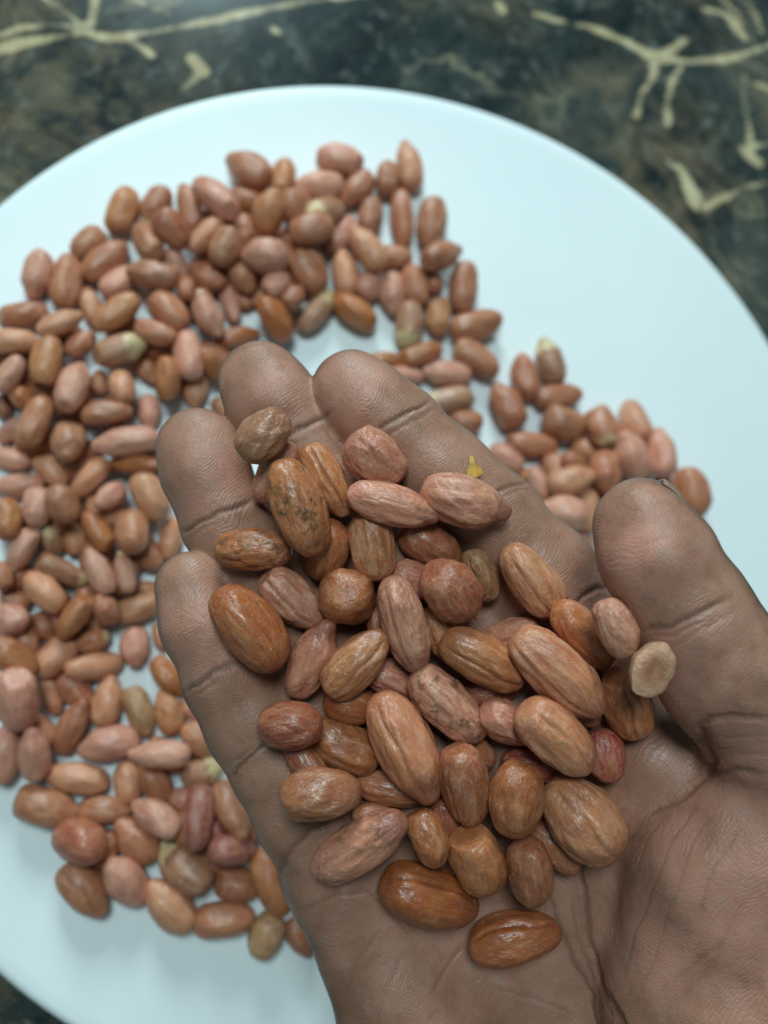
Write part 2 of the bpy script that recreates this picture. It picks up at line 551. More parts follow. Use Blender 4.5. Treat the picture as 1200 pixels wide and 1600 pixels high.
VX = 0.62
lo = np.array([-46.0, -168.0, 127.0]); hi = np.array([92.0, 35.0, 197.0])
ax = [np.arange(lo[i], hi[i], VX, dtype=np.float32) for i in range(3)]
vol = np.empty([len(a) for a in ax], np.float32)
CH = 24
for s0 in range(0, len(ax[0]), CH):
    g = np.meshgrid(ax[0][s0:s0 + CH], ax[1], ax[2], indexing='ij', sparse=True)
    vol[s0:s0 + CH] = hand_sdf(g)


def surface_nets(vol, lo, h):
    s = vol < 0
    n = vol.shape
    cnt = np.zeros([x - 1 for x in n], np.int8)
    for dx in (0, 1):
        for dy in (0, 1):
            for dz in (0, 1):
                cnt += s[dx:n[0] - 1 + dx, dy:n[1] - 1 + dy, dz:n[2] - 1 + dz]
    act = np.argwhere((cnt > 0) & (cnt < 8))
    vid = np.full(cnt.shape, -1, np.int64)
    vid[tuple(act.T)] = np.arange(len(act))
    acc = np.zeros((len(act), 3)); c = np.zeros(len(act))
    corners = [(a, b, d) for a in (0, 1) for b in (0, 1) for d in (0, 1)]
    for p in corners:
        for q in range(3):
            if p[q]:
                continue
            p2 = list(p); p2[q] = 1
            v0 = vol[act[:, 0] + p[0], act[:, 1] + p[1], act[:, 2] + p[2]]
            v1 = vol[act[:, 0] + p2[0], act[:, 1] + p2[1], act[:, 2] + p2[2]]
            mk = (v0 < 0) != (v1 < 0)
            t = np.where(mk, v0 / np.where(mk, v0 - v1, 1), 0)
            pos = np.tile(np.array(p, float), (len(act), 1)); pos[:, q] = t
            acc[mk] += pos[mk]; c[mk] += 1
    V = (act + acc / c[:, None]) * h + lo
    Q = []
    for q in range(3):
        a, b = (q + 1) % 3, (q + 2) % 3
        sl0 = [slice(1, -1)] * 3; sl1 = [slice(1, -1)] * 3
        sl0[q] = slice(0, n[q] - 1); sl1[q] = slice(1, n[q])
        ch = s[tuple(sl0)] != s[tuple(sl1)]
        e = np.argwhere(ch)
        if not len(e):
            continue
        e[:, a] += 1; e[:, b] += 1
        ins = s[tuple(e.T)]
        ea = e.copy(); ea[:, a] -= 1
        eb = e.copy(); eb[:, b] -= 1
        eab = ea.copy(); eab[:, b] -= 1
        f = np.stack([vid[tuple(e.T)], vid[tuple(ea.T)], vid[tuple(eab.T)], vid[tuple(eb.T)]], -1)
        f[~ins] = f[~ins][:, ::-1]
        Q.append(f)
    Q = np.concatenate(Q)
    return V, Q[(Q >= 0).all(1)]


HV, HQ = surface_nets(vol, lo, VX)
del vol
ed = np.concatenate([HQ[:, [0, 1]], HQ[:, [1, 2]], HQ[:, [2, 3]], HQ[:, [3, 0]]])
for it in range(3):
    acc = np.zeros_like(HV); c = np.zeros(len(HV))
    for k in range(3):
        acc[:, k] = np.bincount(ed[:, 0], HV[ed[:, 1], k], len(HV)) + np.bincount(ed[:, 1], HV[ed[:, 0], k], len(HV))
    c = np.bincount(ed[:, 0], minlength=len(HV)) + np.bincount(ed[:, 1], minlength=len(HV))
    HV = HV * 0.5 + 0.5 * acc / np.maximum(c, 1)[:, None]
tmp = mesh_from('hand_base', HV, HQ)
to = bpy.data.objects.new('hand_base', tmp); COL.objects.link(to)
sb = to.modifiers.new('s', 'SUBSURF'); sb.levels = 1; sb.render_levels = 1
dg = bpy.context.evaluated_depsgraph_get()
hm = bpy.data.meshes.new_from_object(to.evaluated_get(dg))
bpy.data.objects.remove(to); bpy.data.meshes.remove(tmp)
hm.name = 'hand'
n = len(hm.vertices)
HV = np.empty(n * 3, np.float32); hm.vertices.foreach_get('co', HV); HV = HV.reshape(-1, 3).astype(float)
HN = np.empty(n * 3, np.float32); hm.vertices.foreach_get('normal', HN); HN = HN.reshape(-1, 3).astype(float)
# make sure normals point out
if np.mean(np.sum(HN * (HV - HV.mean(0)), 1)) < 0:
    hm.flip_normals(); HN = -HN
view = HV / np.linalg.norm(HV, axis=1)[:, None]
facing = -np.sum(HN * view, 1)
hp = np.c_[600 + F * HV[:, 0] / HV[:, 2], 800 - F * HV[:, 1] / HV[:, 2]]

CREASES = [  # pixel polyline on the palm side, half width mm, depth mm, colour weight
    ([(592, 678), (612, 663), (637, 646), (672, 626)], 0.55, 0.62, 0.9), ([(600, 688), (640, 662), (680, 638)], 0.4, 0.2, 0.4),
    ([(440, 682), (453, 675), (487, 660), (520, 648)], 0.55, 0.55, 0.9),
    ([(285, 833), (295, 829), (328, 810), (362, 792), (400, 776)], 0.6, 0.6, 0.9), ([(300, 842), (340, 815)], 0.4, 0.15, 0.4),
    ([(288, 1084), (299, 1075), (335, 1050), (376, 1032)], 0.6, 0.6, 0.9), ([(305, 1085), (345, 1058)], 0.4, 0.25, 0.4),
    ([(358, 1216), (368, 1208), (395, 1183), (428, 1152)], 0.6, 0.6, 0.8), ([(370, 1190), (400, 1165)], 0.4, 0.25, 0.4),
    ([(438, 1372), (445, 1350), (456, 1330), (485, 1300), (540, 1270)], 0.7, 0.5, 0.7),
    ([(700, 805), (745, 790), (783, 769), (826, 750)], 0.65, 0.55, 0.8), ([(790, 778), (826, 762)], 0.4, 0.2, 0.4),
    ([(870, 962), (908, 940), (948, 912)], 0.7, 0.5, 0.7), ([(780, 1000), (840, 985), (900, 960)], 0.6, 0.3, 0.5),
    ([(1008, 985), (1030, 980), (1054, 979), (1100, 958), (1150, 930)], 0.65, 0.55, 0.8), ([(1020, 992), (1060, 990), (1110, 968)], 0.45, 0.25, 0.4),
    ([(995, 852), (1050, 840)], 0.4, 0.12, 0.25), ([(1040, 1010), (1100, 985), (1160, 950)], 0.4, 0.12, 0.2),
    ([(1085, 1132), (1105, 1126), (1140, 1120), (1215, 1124)], 0.7, 0.6, 0.8), ([(1120, 1150), (1210, 1150)], 0.5, 0.15, 0.25),
    ([(1125, 1175), (1210, 1185)], 0.5, 0.15, 0.25),
    ([(1094, 1130), (1108, 1160), (1116, 1190), (1104, 1214)], 1.0, 1.3, 0.9),
    ([(1210, 1212), (1150, 1208), (1104, 1213), (1075, 1238), (1042, 1262), (1004, 1282)], 0.7, 0.6, 0.6),
    ([(905, 1300), (908, 1358), (917, 1400), (923, 1458), (933, 1517), (950, 1558), (975, 1612), (990, 1680)], 0.75, 0.9, 0.9),
    ([(850, 1380), (862, 1412), (883, 1467), (904, 1517), (925, 1550), (938, 1612), (940, 1700)], 0.6, 0.55, 0.8),
    ([(893, 1400), (905, 1470), (925, 1530)], 0.45, 0.25, 0.5),
    ([(1096, 1250), (1060, 1300), (1033, 1350), (1005, 1420), (992, 1454), (967, 1537)], 0.4, 0.16, 0.4),
    ([(1050, 1262), (1010, 1320), (985, 1380)], 0.4, 0.12, 0.35), ([(1120, 1260), (1080, 1330), (1050, 1400), (1020, 1500), (990, 1570)], 0.4, 0.10, 0.3),
    ([(1160, 1290), (1120, 1360), (1090, 1440)], 0.4, 0.15, 0.4), ([(1140, 1475), (1090, 1505), (1045, 1540)], 0.45, 0.12, 0.35),
    ([(1190, 1380), (1150, 1440), (1120, 1500), (1060, 1570)], 0.4, 0.08, 0.25), ([(1000, 1290), (960, 1330), (930, 1380)], 0.5, 0.2, 0.4),
    ([(725, 1467), (710, 1492), (694, 1520), (670, 1560)], 0.5, 0.3, 0.5), ([(600, 1450), (560, 1500), (540, 1560)], 0.5, 0.2, 0.3),
    ([(640, 1480), (600, 1560), (585, 1610)], 0.4, 0.15, 0.3), ([(760, 1540), (830, 1560), (900, 1590)], 0.4, 0.2, 0.3),
    ([(470, 1420), (520, 1400), (580, 1395), (650, 1460)], 0.5, 0.25, 0.4)]
crease = np.zeros(n); disp = np.zeros(n)
wob = noise3(HV * 0.55, 11) - 0.5
wob2 = noise3(HV * 1.7, 12)
lumpa = noise3(HV * 0.13, 15) - 0.5
lumpb = noise3(HV * 0.13, 16) - 0.5
front = facing > 0.05
# keep only the skin nearest to the camera (not the back of another finger)
for poly, w, dep, cw in CREASES:
    P2 = np.array(poly, float)
    bb0, bb1 = P2.min(0) - 40, P2.max(0) + 40
    mk = front & np.all((hp > bb0) & (hp < bb1), 1)
    ii = np.where(mk)[0]
    if not len(ii):
        continue
    dmin = np.full(len(ii), 1e9); tt = np.zeros(len(ii))
    pj = hp[ii] + 5 * np.c_[wob[ii], noise3(HV[ii] * 0.5, 13) - 0.5] + 14 * np.c_[lumpa[ii], lumpb[ii]]
    for k in range(len(P2) - 1):
        d, t = seg_dist(pj, P2[k], P2[k + 1])
        up = d < dmin
        tt[up] = (k + t[up]) / (len(P2) - 1); dmin = np.minimum(dmin, d)
    dm = dmin * HV[ii, 2] / F
    fade = np.minimum(sstep(0, 0.15, tt), sstep(1.0, 0.85, tt)) * 0.7 + 0.3
    ww = 0.8 * w * (0.75 + 0.5 * wob2[ii])
    gsn = np.exp(-(dm / ww) ** 2) * fade
    bul = np.exp(-((dm - 2.2 * w) / (1.3 * w)) ** 2) * fade
    disp[ii] = np.minimum(disp[ii], -0.6 * dep * gsn) + 0.14 * dep * bul * (gsn < 0.3)
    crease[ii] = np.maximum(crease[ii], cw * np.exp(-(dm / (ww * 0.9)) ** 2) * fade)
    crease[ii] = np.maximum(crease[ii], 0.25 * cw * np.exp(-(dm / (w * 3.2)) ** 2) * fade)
lump = noise3(HV * 0.14, 21) - 0.5
lump2 = noise3(HV * 0.4, 22) - 0.5
disp += lump * 0.8 + lump2 * 0.10
# loose wrinkled skin at the thumb's base and along the rim of the hand
HV2 = HV + HN * disp[:, None]
# pigment: pink pads, dark back of the hand
pink = np.zeros(n)
for (x, y, r, a) in [(555, 610, 75, .7), (420, 600, 75, .65), (318, 740, 75, .8), (300, 960, 70, .7), (1005, 860, 100, .95), (1070, 1040, 110, .6),
                     (1090, 1300, 130, .9), (1150, 1450, 200, .85), (660, 700, 70, .25), (700, 1500, 150, .3), (560, 1480, 100, .25), (350, 1030, 60, .5)]:
    d = np.hypot(hp[:, 0] - x, hp[:, 1] - y)
    pink = np.maximum(pink, a * np.exp(-(d / r) ** 2))
pink *= facing > 0
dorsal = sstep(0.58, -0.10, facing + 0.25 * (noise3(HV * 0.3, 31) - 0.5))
hm.vertices.foreach_set('co', (to_world(HV2) / 1000).astype(np.float32).ravel())
hm.update()
hm.polygons.foreach_set('use_smooth', np.ones(len(hm.polygons), bool))
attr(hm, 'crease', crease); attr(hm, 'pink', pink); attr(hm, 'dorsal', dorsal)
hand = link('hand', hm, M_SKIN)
tag(hand, 'open brown-skinned right hand, palm up, holding a heap of peanuts', 'hand')

# thumbnail: a curved plate on the far side of the thumb tip
tb0, tb1 = np.array(THUMB[0][:3]), np.array(THUMB[2][:3])
axd = (tb1 - tb0) / np.linalg.norm(tb1 - tb0)
nrm = np.array([0.90, 0.10, 0.46]); nrm -= axd * (nrm @ axd); nrm /= np.linalg.norm(nrm)
side = np.cross(axd, nrm)
Vn = []
NU, NV = 15, 15
for sh in (0.02, -0.5):
    for i in range(NU):
        u = -4.7 + 12.5 * i / (NU - 1)
        for j in range(NV):
            a = math.radians(-62 + 124 * j / (NV - 1))
            bevel = max(0, -u - 2.5)
            rr = (8.15 - 0.034 * u * u if u < 0 else 8.15 + 0.13 * u - 0.02 * max(0, u - 3) ** 2) + sh
            sq = 1.0 - 0.05 * bevel
            Vn.append(tb0 + axd * u + (nrm * math.cos(a) + side * math.sin(a) * sq) * rr)
Fn = []
for s0 in (0, NU * NV):
    for i in range(NU - 1):
        for j in range(NV - 1):
            q = [s0 + i * NV + j, s0 + (i + 1) * NV + j, s0 + (i + 1) * NV + j + 1, s0 + i * NV + j + 1]
            Fn.append(q if s0 == 0 else q[::-1])
ring = [i * NV for i in range(NU)] + [(NU - 1) * NV + j for j in range(1, NV)] + [i * NV + NV - 1 for i in range(NU - 2, -1, -1)] + [j for j in range(NV - 2, 0, -1)]
for a, b in zip(ring, ring[1:] + ring[:1]):
    Fn.append([b, a, a + NU * NV, b + NU * NV])
me = mesh_from('thumbnail', to_world(np.array(Vn)) / 1000, Fn)
bm = bmesh.new(); bm.from_mesh(me); bmesh.ops.recalc_face_normals(bm, faces=bm.faces); bm.to_mesh(me); bm.free()
nail = link('thumbnail', me, M_NAIL, hand)


# ------------------------------------------------------------------ peanut meshes
def peanut_mesh(name, L, W, T, seed, wr=0.4, pt=0.2, cut=0.0, seam=0.5, bend=0.0, nu=44, nv=40):
    """kernel lying along X, blunt end -X, germ end +X, seam on +Z; millimetres in, metres out"""
    R = random.Random(seed)
    sgrid = np.linspace(0, math.pi, nu)[1:-1]
    ph = np.arange(nv) * 2 * math.pi / nv
    S, PH = np.meshgrid(sgrid, ph, indexing='ij')
    S, PH = S.ravel(), PH.ravel()
    S = np.concatenate([S, [0.0, math.pi]]); PH = np.concatenate([PH, [0, 0]])
    x = -np.cos(S)
    e = R.uniform(0.60, 0.76)
    rho = np.maximum(np.sin(S), 0) ** e
    rho *= 1 - R.uniform(-0.06, 0.10) * x
    rho *= 1 - pt * 0.34 * sstep(0.35, 1.0, x)
    nub = pt * 0.16 * sstep(0.82, 1.0, x)
    xx = x * (1 + 0.0 * pt) + nub
    d = np.c_[x * 0.8, rho * np.cos(PH), rho * np.sin(PH)]
    lump = noise3(d * 1.5 + seed * 3.1, seed) - 0.5
    lump2 = noise3(d * 3.2 + seed * 1.7, seed + 1) - 0.5
    wp = np.c_[noise3(d * 2.2, seed + 5), noise3(d * 2.2, seed + 6), noise3(d * 2.2, seed + 7)] - 0.5
    dl = d * np.array([1.5, 5.6, 5.6]) + wp * 1.7
    n1 = noise3(dl + 7, seed + 2)
    rid = np.clip(1 - np.abs(2 * n1 - 1) * 4.2, 0, 1)
    n2 = noise3(dl * 2.1 + 3, seed + 3)
    rid2 = np.clip(1 - np.abs(2 * n2 - 1) * 3.0, 0, 1)
    body = np.clip(rho * 1.6, 0, 1)
    off = 0.17 * lump + 0.10 * (0.4 + wr) * lump2 + wr * (0.030 * rid * body + 0.018 * rid2 * body) - 0.02 * wr
    # seam between the two halves
    wav = 0.22 * (noise3(np.c_[x * 2, x * 0, x * 0 + seed], seed + 9) - 0.5)
    ds = np.minimum(np.abs(np.angle(np.exp(1j * (PH - math.pi / 2 - wav)))), np.abs(np.angle(np.exp(1j * (PH + math.pi / 2 - wav))))) * rho
    sm = np.exp(-(ds / 0.05) ** 2) * sstep(1.0, 0.75, np.abs(x))
    off = off - 0.085 * seam * sm + 0.035 * seam * np.exp(-((ds - 0.22) / 0.12) ** 2) * body
    rr = rho * (1 + off)
    px = xx * L / 2 * (1 + 0.05 * lump)
    py = rr * np.cos(PH) * W / 2 + bend * W * (x * x - 0.4)
    pz = rr * np.sin(PH) * T / 2
    if cut > 0:      # oblique flat where two kernels pressed together in the pod
        nx = np.array([-1, R.uniform(-0.5, 0.5), R.uniform(-0.3, 0.5)]); nx /= np.linalg.norm(nx)
        s = px * nx[0] + py * nx[1] + pz * nx[2]
        lim = L / 2 * (1 - cut * 0.45)
        ex = np.maximum(s - lim, 0)
        ex = ex * 0.93
        px -= nx[0] * ex; py -= nx[1] * ex; pz -= nx[2] * ex
    V = np.c_[px, py, pz]
    nr = nu - 2
    i, j = np.meshgrid(np.arange(nr - 1), np.arange(nv), indexing='ij')
    i, j = i.ravel(), j.ravel(); j2 = (j + 1) % nv
    Q = np.stack([i * nv + j, i * nv + j2, (i + 1) * nv + j2, (i + 1) * nv + j], -1)
    a, b = nr * nv, nr * nv + 1
    jj = np.arange(nv); jn = (jj + 1) % nv
    tri0 = np.stack([np.full(nv, a), jn, jj], -1)
    tri1 = np.stack([np.full(nv, b), (nr - 1) * nv + jj, (nr - 1) * nv + jn], -1)
    me = bpy.data.meshes.new(name)
    faces = [tuple(q) for q in Q.tolist()] + [tuple(t) for t in tri0.tolist() + tri1.tolist()]
    me.from_pydata((V / 1000).tolist(), [], faces)
    me.update()
    me.polygons.foreach_set('use_smooth', np.ones(len(me.polygons), bool))
    attr(me, 'ridge', np.clip(rid * 0.8 + rid2 * 0.5, 0, 1) * body)
    attr(me, 'seam', sm * seam)
    me.materials.append(M_NUT)
    return me


# ------------------------------------------------------------------ settling: every kernel is a row of balls on a rod
TS = np.array([-1, -0.5, 0, 0.5, 1.0])


def ball_radii(L, W):
    a, b = L / 2, W / 2
    b = min(b, a * 0.97)
    cmax = (a * a - b * b) / a
    c = TS * cmax
    r = b * np.sqrt(np.maximum(1 - c * c / max(a * a - b * b, 1e-6), (b / a) ** 2))
    return cmax, r * 1.02


def settle(C, D, L, W, anchor, floor, down, iters=260, pull=0.035, hold=0.25):
    """C centres, D unit axes; anchor(C) gives the lateral target of every centre, floor(P, r) the push out of what carries them"""
    N = len(C)
    cm = np.zeros(N); rad = np.zeros((N, 5))
    for i in range(N):
        cm[i], rad[i] = ball_radii(L[i], W[i])
    own = np.repeat(np.arange(N), 5)
    r = rad.ravel()
    diff = own[:, None] != own[None, :]
    tri = np.triu(np.ones((5 * N, 5 * N), bool), 1) & diff
    rs = r[:, None] + r[None, :]
    for it in range(iters):
        C = C + down * pull * (1.0 if it < iters * 0.8 else 0.3)
        P = (C[:, None] + D[:, None] * (TS[None] * cm[:, None])[..., None]).reshape(-1, 3)
        move = np.zeros_like(P); cnt = np.zeros(len(P))
        d2 = ((P[:, None] - P[None]) ** 2).sum(-1)
        a, b = np.where((d2 < rs * rs) & tri)
        if len(a):
            dv = P[a] - P[b]; dd = np.maximum(np.linalg.norm(dv, axis=1), 1e-6)
            pen = (rs[a, b] - dd) * 0.45
            dv = dv / dd[:, None] * pen[:, None]
            np.add.at(move, a, dv); np.add.at(move, b, -dv)
            np.add.at(cnt, a, 1); np.add.at(cnt, b, 1)
        move /= np.maximum(cnt, 1)[:, None] ** 0.6
        push = floor(P, r)
        move += push
        mv = move.reshape(N, 5, 3)
        act = np.maximum((np.linalg.norm(mv, axis=2) > 1e-6).sum(1), 1)
        C = C + mv.sum(1) / act[:, None] * 0.9
        lever = (mv * (TS[None, :, None])).sum(1) / act[:, None]
        D = D + 0.5 * lever / np.maximum(cm, 1.5)[:, None]
        D /= np.linalg.norm(D, axis=1)[:, None]
        T = anchor(C)
        C = C + (T - C) * hold
    return C, D


TONES = {  # colour, wrinkle
    'b': ((0.370, 0.105, 0.045), 0.35), 'p': ((0.540, 0.185, 0.118), 0.72), 't': ((0.530, 0.178, 0.082), 0.52),
    'y': ((0.450, 0.132, 0.040), 0.45), 'r': ((0.320, 0.072, 0.032), 0.30), 'o': ((0.370, 0.092, 0.022), 0.18),
    'd': ((0.340, 0.045, 0.032), 0.45), 'w': ((0.340, 0.130, 0.066), 0.40), 'g': ((0.33, 0.140, 0.055), 0.6)}
WORDS = {'b': 'brown', 'p': 'pinkish', 't': 'light tan', 'y': 'yellowish', 'r': 'reddish-brown', 'o': 'orange-brown', 'd': 'dark red', 'w': 'chipped cream-ended', 'g': 'olive-brown'}


def paint(o, tone, rng, mul=1.0):
    c, w = TONES[tone]
    j = rng.uniform(0.88, 1.12) * mul
    h = rng.uniform(-0.07, 0.07)
    o.color = (c[0] * j, c[1] * j * (1 + h), c[2] * j * (1 + h), min(1, max(0, w + rng.uniform(-0.2, 0.25))))
    o['chip'] = 0.0; o['tip'] = 0.0; o['spots'] = 0.0


def frame(D, n, roll):
    """rotation with X along D and Z as near n as it goes, turned by roll about X"""
    X = Vector(D).normalized()
    Zv = Vector(n); Zv = (Zv - X * Zv.dot(X)).normalized()
    Y = Zv.cross(X)
    mt = Matrix((X, Y, Zv)).transposed()
    return (mt @ Matrix.Rotation(roll, 3, 'X')).to_4x4()


# ------------------------------------------------------------------ peanuts in the hand
# x, y, length, width, angle (degrees clockwise from right), layer, tone, pointed, cut, seam, roll, label
HANDNUTS = [
    (412, 681, 96, 82, -42, 2, 'w', .1, 0, .2, 90, 'round tan peanut with dark red tip resting between ring and middle fingers'),
    (430, 738, 105, 62, -62, 0, 'p', .2, 0, .2, 60, 'pinkish peanut mostly hidden behind the large speckled one on the fingers'),
    (467, 792, 158, 94, 73, 2, 'y', .1, 0, .3, 60, 'large wrinkled yellowish peanut with dark specks lying across the middle finger'),
    (509, 750, 120, 66, 60, 1, 'y', .45, 0, 1.5, 10, 'tan peanut with an open dark seam next to the speckled one'),
    (586, 716, 106, 88, 58, 1, 'p', 0, .1, .5, 5, 'plump pinkish peanut on the middle finger beside the index finger'),
    (611, 788, 140, 68, 17, 2, 'p', .7, 0, .3, 50, 'pale pink veined peanut with a pointed tip lying over two others'),
    (724, 783, 136, 88, 15, 1, 'p', .7, 0, .2, 70, 'pale veined peanut with pink pointed tip lying on the index finger'),
    (395, 860, 118, 76, 22, 1, 'y', .1, 0, .3, 60, 'tan peanut with dark mould specks on the ring finger'),
    (512, 860, 100, 76, -42, 0, 'o', .1, 0, .3, 40, 'orange-brown peanut half under the large speckled one'),
    (580, 852, 108, 79, 82, 0, 'y', .1, .2, .6, 10, 'smooth yellow-brown peanut with a thin seam below the pale pointed one'),
    (672, 855, 104, 74, 5, 0, 'r', .4, 0, .2, 60, 'reddish-brown peanut with a white sprout tip under the index finger side'),
    (752, 898, 86, 52, 74, 0, 'g', .2, 0, .9, 30, 'small shrivelled olive-brown peanut by the index finger'),
    (833, 908, 138, 78, 50, 1, 't', .2, .1, .7, 15, 'tan-pink peanut with a creased seam across the index finger base'),
    (455, 936, 116, 76, 32, 0, 'p', .3, .2, 1.0, 20, 'pinkish grooved peanut between the speckled and large shiny ones'),
    (391, 980, 152, 97, 48, 1, 'o', 0, 0, .4, 15, 'large smooth shiny orange-brown peanut on the little finger'),
    (542, 934, 98, 94, 20, 1, 'o', .2, 0, .1, 70, 'round brown peanut seen end-on in the middle of the heap'),
    (633, 973, 150, 79, 73, 2, 'p', .2, 0, .8, 30, 'long pink striped peanut with raised veins on top of the heap'),
    (706, 925, 112, 98, 42, 1, 'r', .5, 0, .2, 60, 'round reddish peanut with a thin stalk next to the striped one'),
    (486, 1032, 130, 72, -82, 1, 'p', .8, 0, .4, 60, 'shrivelled pinkish-red peanut with a peaked pale tip'),
    (556, 1037, 126, 79, -40, 2, 'y', .3, 0, .8, 15, 'yellow-brown peanut with a clear seam beside the peaked one'),
    (755, 1031, 142, 80, 27, 2, 'y', .1, 0, 1.2, 25, 'glossy yellow-tan peanut with a pale wrinkled side'),
    (872, 1050, 178, 96, 51, 2, 't', .2, 0, .8, 40, 'largest pinkish-brown peanut with a cracked seam, below the index finger'),
    (910, 992, 134, 76, 54, 2, 'y', .1, .1, .6, 20, 'brown peanut with a curved seam wedged between thumb and index finger'),
    (966, 980, 96, 68, 62, 0, 'p', .1, 0, .3, 50, 'pinkish peanut tucked against the thumb'),
    (981, 1097, 116, 86, 76, 1, 'y', 0, .5, 1.3, 0, 'squarish brown peanut with a dark seam next to the split half'),
    (620, 1066, 112, 66, 20, 0, 'p', .2, 0, .4, 30, 'pinkish peanut buried under the striped one'),
    (699, 1102, 146, 82, 38, 2, 'p', .2, 0, .4, 20, 'pale peanut with brown specks along its lower end'),
    (454, 1135, 96, 86, 12, 1, 'r', .1, .2, .1, 90, 'roundish wrinkled brown peanut at the base of the little finger'),
    (546, 1108, 86, 66, -45, 0, 'o', .1, 0, .3, 40, 'small brown peanut under the yellow-brown seamed one'),
    (538, 1165, 116, 80, 40, 0, 'o', .1, 0, .3, 40, 'dark orange-brown peanut deep in the heap beside the roundish wrinkled one'),
    (632, 1166, 178, 100, 61, 2, 't', .4, 0, .9, 15, 'big tan peanut with a long cracked seam in the middle of the palm'),
    (795, 1128, 112, 72, 58, 0, 'p', .1, .2, .2, 70, 'pinkish-brown peanut half hidden under the pale smooth one'),
    (869, 1152, 150, 91, 56, 2, 't', .2, 0, .6, 10, 'pale smooth tan peanut above the red wrinkled one'),
    (946, 1180, 82, 68, 75, 0, 'd', .1, 0, .2, 60, 'small dark red wrinkled peanut beside the squarish one'),
    (500, 1241, 124, 90, -2, 1, 'b', .2, 0, .2, 60, 'plump pinkish-brown peanut with veined end at the little finger side of the palm'),
    (614, 1232, 120, 58, 16, 0, 'b', .4, 0, .3, 40, 'slim brown peanut with a pale tip under the big cracked one'),
    (727, 1226, 142, 86, 84, 1, 'b', 0, .2, .7, 40, 'curved brown peanut beside the big cracked one'),
    (804, 1249, 120, 95, 65, 2, 'o', .1, .1, .2, 40, 'orange-brown peanut with a small pit, on top of the curved one'),
    (911, 1281, 148, 114, 62, 1, 't', 0, .1, .7, 0, 'broad pale pink peanut with a straight seam resting near the thumb mound'),
    (562, 1323, 168, 92, -38, 1, 'p', .3, 0, .2, 60, 'long blotchy pinkish peanut lying alone on the palm near the little finger'),
    (669, 1309, 88, 66, 50, 0, 'o', .2, 0, .2, 40, 'small wrinkled yellow-brown peanut between the blotchy and orange ones'),
    (746, 1344, 114, 92, 48, 2, 'y', .1, .4, .2, 50, 'yellow-brown peanut with a flattened broken end'),
    (828, 1361, 112, 82, 95, 1, 'b', .2, 0, .1, 70, 'brown egg-shaped peanut beside the broken-ended one'),
    (670, 1400, 162, 98, 21, 0, 'o', .2, 0, .9, 20, 'large orange-brown peanut on the palm next to the lowest one'),
    (804, 1466, 142, 86, -12, 0, 'o', .1, .1, 1.0, 20, 'single orange-brown peanut lying apart at the palm crease'),
    (868, 1322, 96, 62, 40, 0, 'b', .1, 0, .2, 40, 'brown peanut barely showing behind the egg-shaped one'),
    (826, 1195, 84, 62, 20, 0, 'd', .1, 0, .2, 40, 'dark peanut in the gap under the pale smooth one'),
    (688, 988, 84, 60, 70, 0, 'y', .1, 0, .2, 40, 'yellowish peanut in the gap beside the striped one'),
    (796, 992, 92, 54, -20, 0, 'p', .1, 0, .2, 40, 'pinkish peanut lying in the shade at the index finger base'),
    (650, 905, 80, 58, 30, 0, 'p', .1, 0, .2, 40, 'small pinkish peanut in the gap under the round reddish one'),
    (737, 1168, 84, 56, 70, 0, 'b', .1, 0, .2, 40, 'brown peanut sunk in the gap above the curved one'),
    (770, 1078, 86, 56, 20, 0, 'r', .1, 0, .2, 40, 'reddish peanut sunk between the glossy yellow-tan and pinkish-brown ones'),
    (694, 1288, 84, 56, 60, 0, 'r', .1, 0, .2, 40, 'reddish peanut sunk between the big cracked and broken-ended ones'),
    (592, 1280, 84, 50, 10, 0, 'b', .1, 0, .2, 40, 'brown peanut sunk between the blotchy and slim pale-tipped ones'),
    (478, 1188, 84, 56, 30, 0, 'r', .1, 0, .2, 40, 'reddish peanut sunk between the roundish wrinkled and plump veined ones'),
    (905, 1100, 84, 52, 50, 0, 'b', .1, 0, .2, 40, 'brown peanut sunk between the largest and the squarish ones'),
    (600, 985, 80, 52, 80, 0, 'r', .1, 0, .2, 40, 'reddish peanut sunk between the end-on brown and striped ones')]
HL = np.array([h[2] for h in HANDNUTS], float) * 1.02; HW = np.array([h[3] for h in HANDNUTS], float) * 0.96
pxy = np.array([(h[0], h[1]) for h in HANDNUTS], float)
lay = np.array([h[5] for h in HANDNUTS], float)
Z0 = np.zeros(len(HANDNUTS))
for i, h in enumerate(HANDNUTS):         # start each one just over the skin
    zs = np.arange(125, 175, 0.5)
    pts = [np.array([(h[0] - 600) / F * z, (800 - h[1]) / F * z, z]) for z in zs]
    A = np.array(pts)
    sd = hand_sdf([A[:, 0], A[:, 1], A[:, 2]])
    hit = np.where(sd < 4.5)[0]
    zsurf = zs[hit[0]] if len(hit) else 158
    Z0[i] = min(zsurf, 153) - 7.5 * lay[i] - 0.5
Lm, Wm = HL * (Z0 / F), HW * (Z0 / F)
Cc = np.c_[(pxy[:, 0] - 600) / F * Z0, (800 - pxy[:, 1]) / F * Z0, Z0]
rng = random.Random(5)
ang = np.radians([h[4] for h in HANDNUTS])
# kernels that look round are turned partly towards the viewer
Dz = np.zeros(len(ang))
for i, h in enumerate(HANDNUTS):
    if h[2] / h[3] < 1.25:
        need = max(h[2], 1.16 * h[3])
        Lm[i] = need * Z0[i] / F
Dd = np.c_[np.cos(ang) * np.sqrt(1 - Dz ** 2), -np.sin(ang) * np.sqrt(1 - Dz ** 2), Dz]


def anchor_h(C):
    T = C.copy()
    T[:, 0] = (pxy[:, 0] - 600) / F * C[:, 2]
    T[:, 1] = (800 - pxy[:, 1]) / F * C[:, 2]
    return T


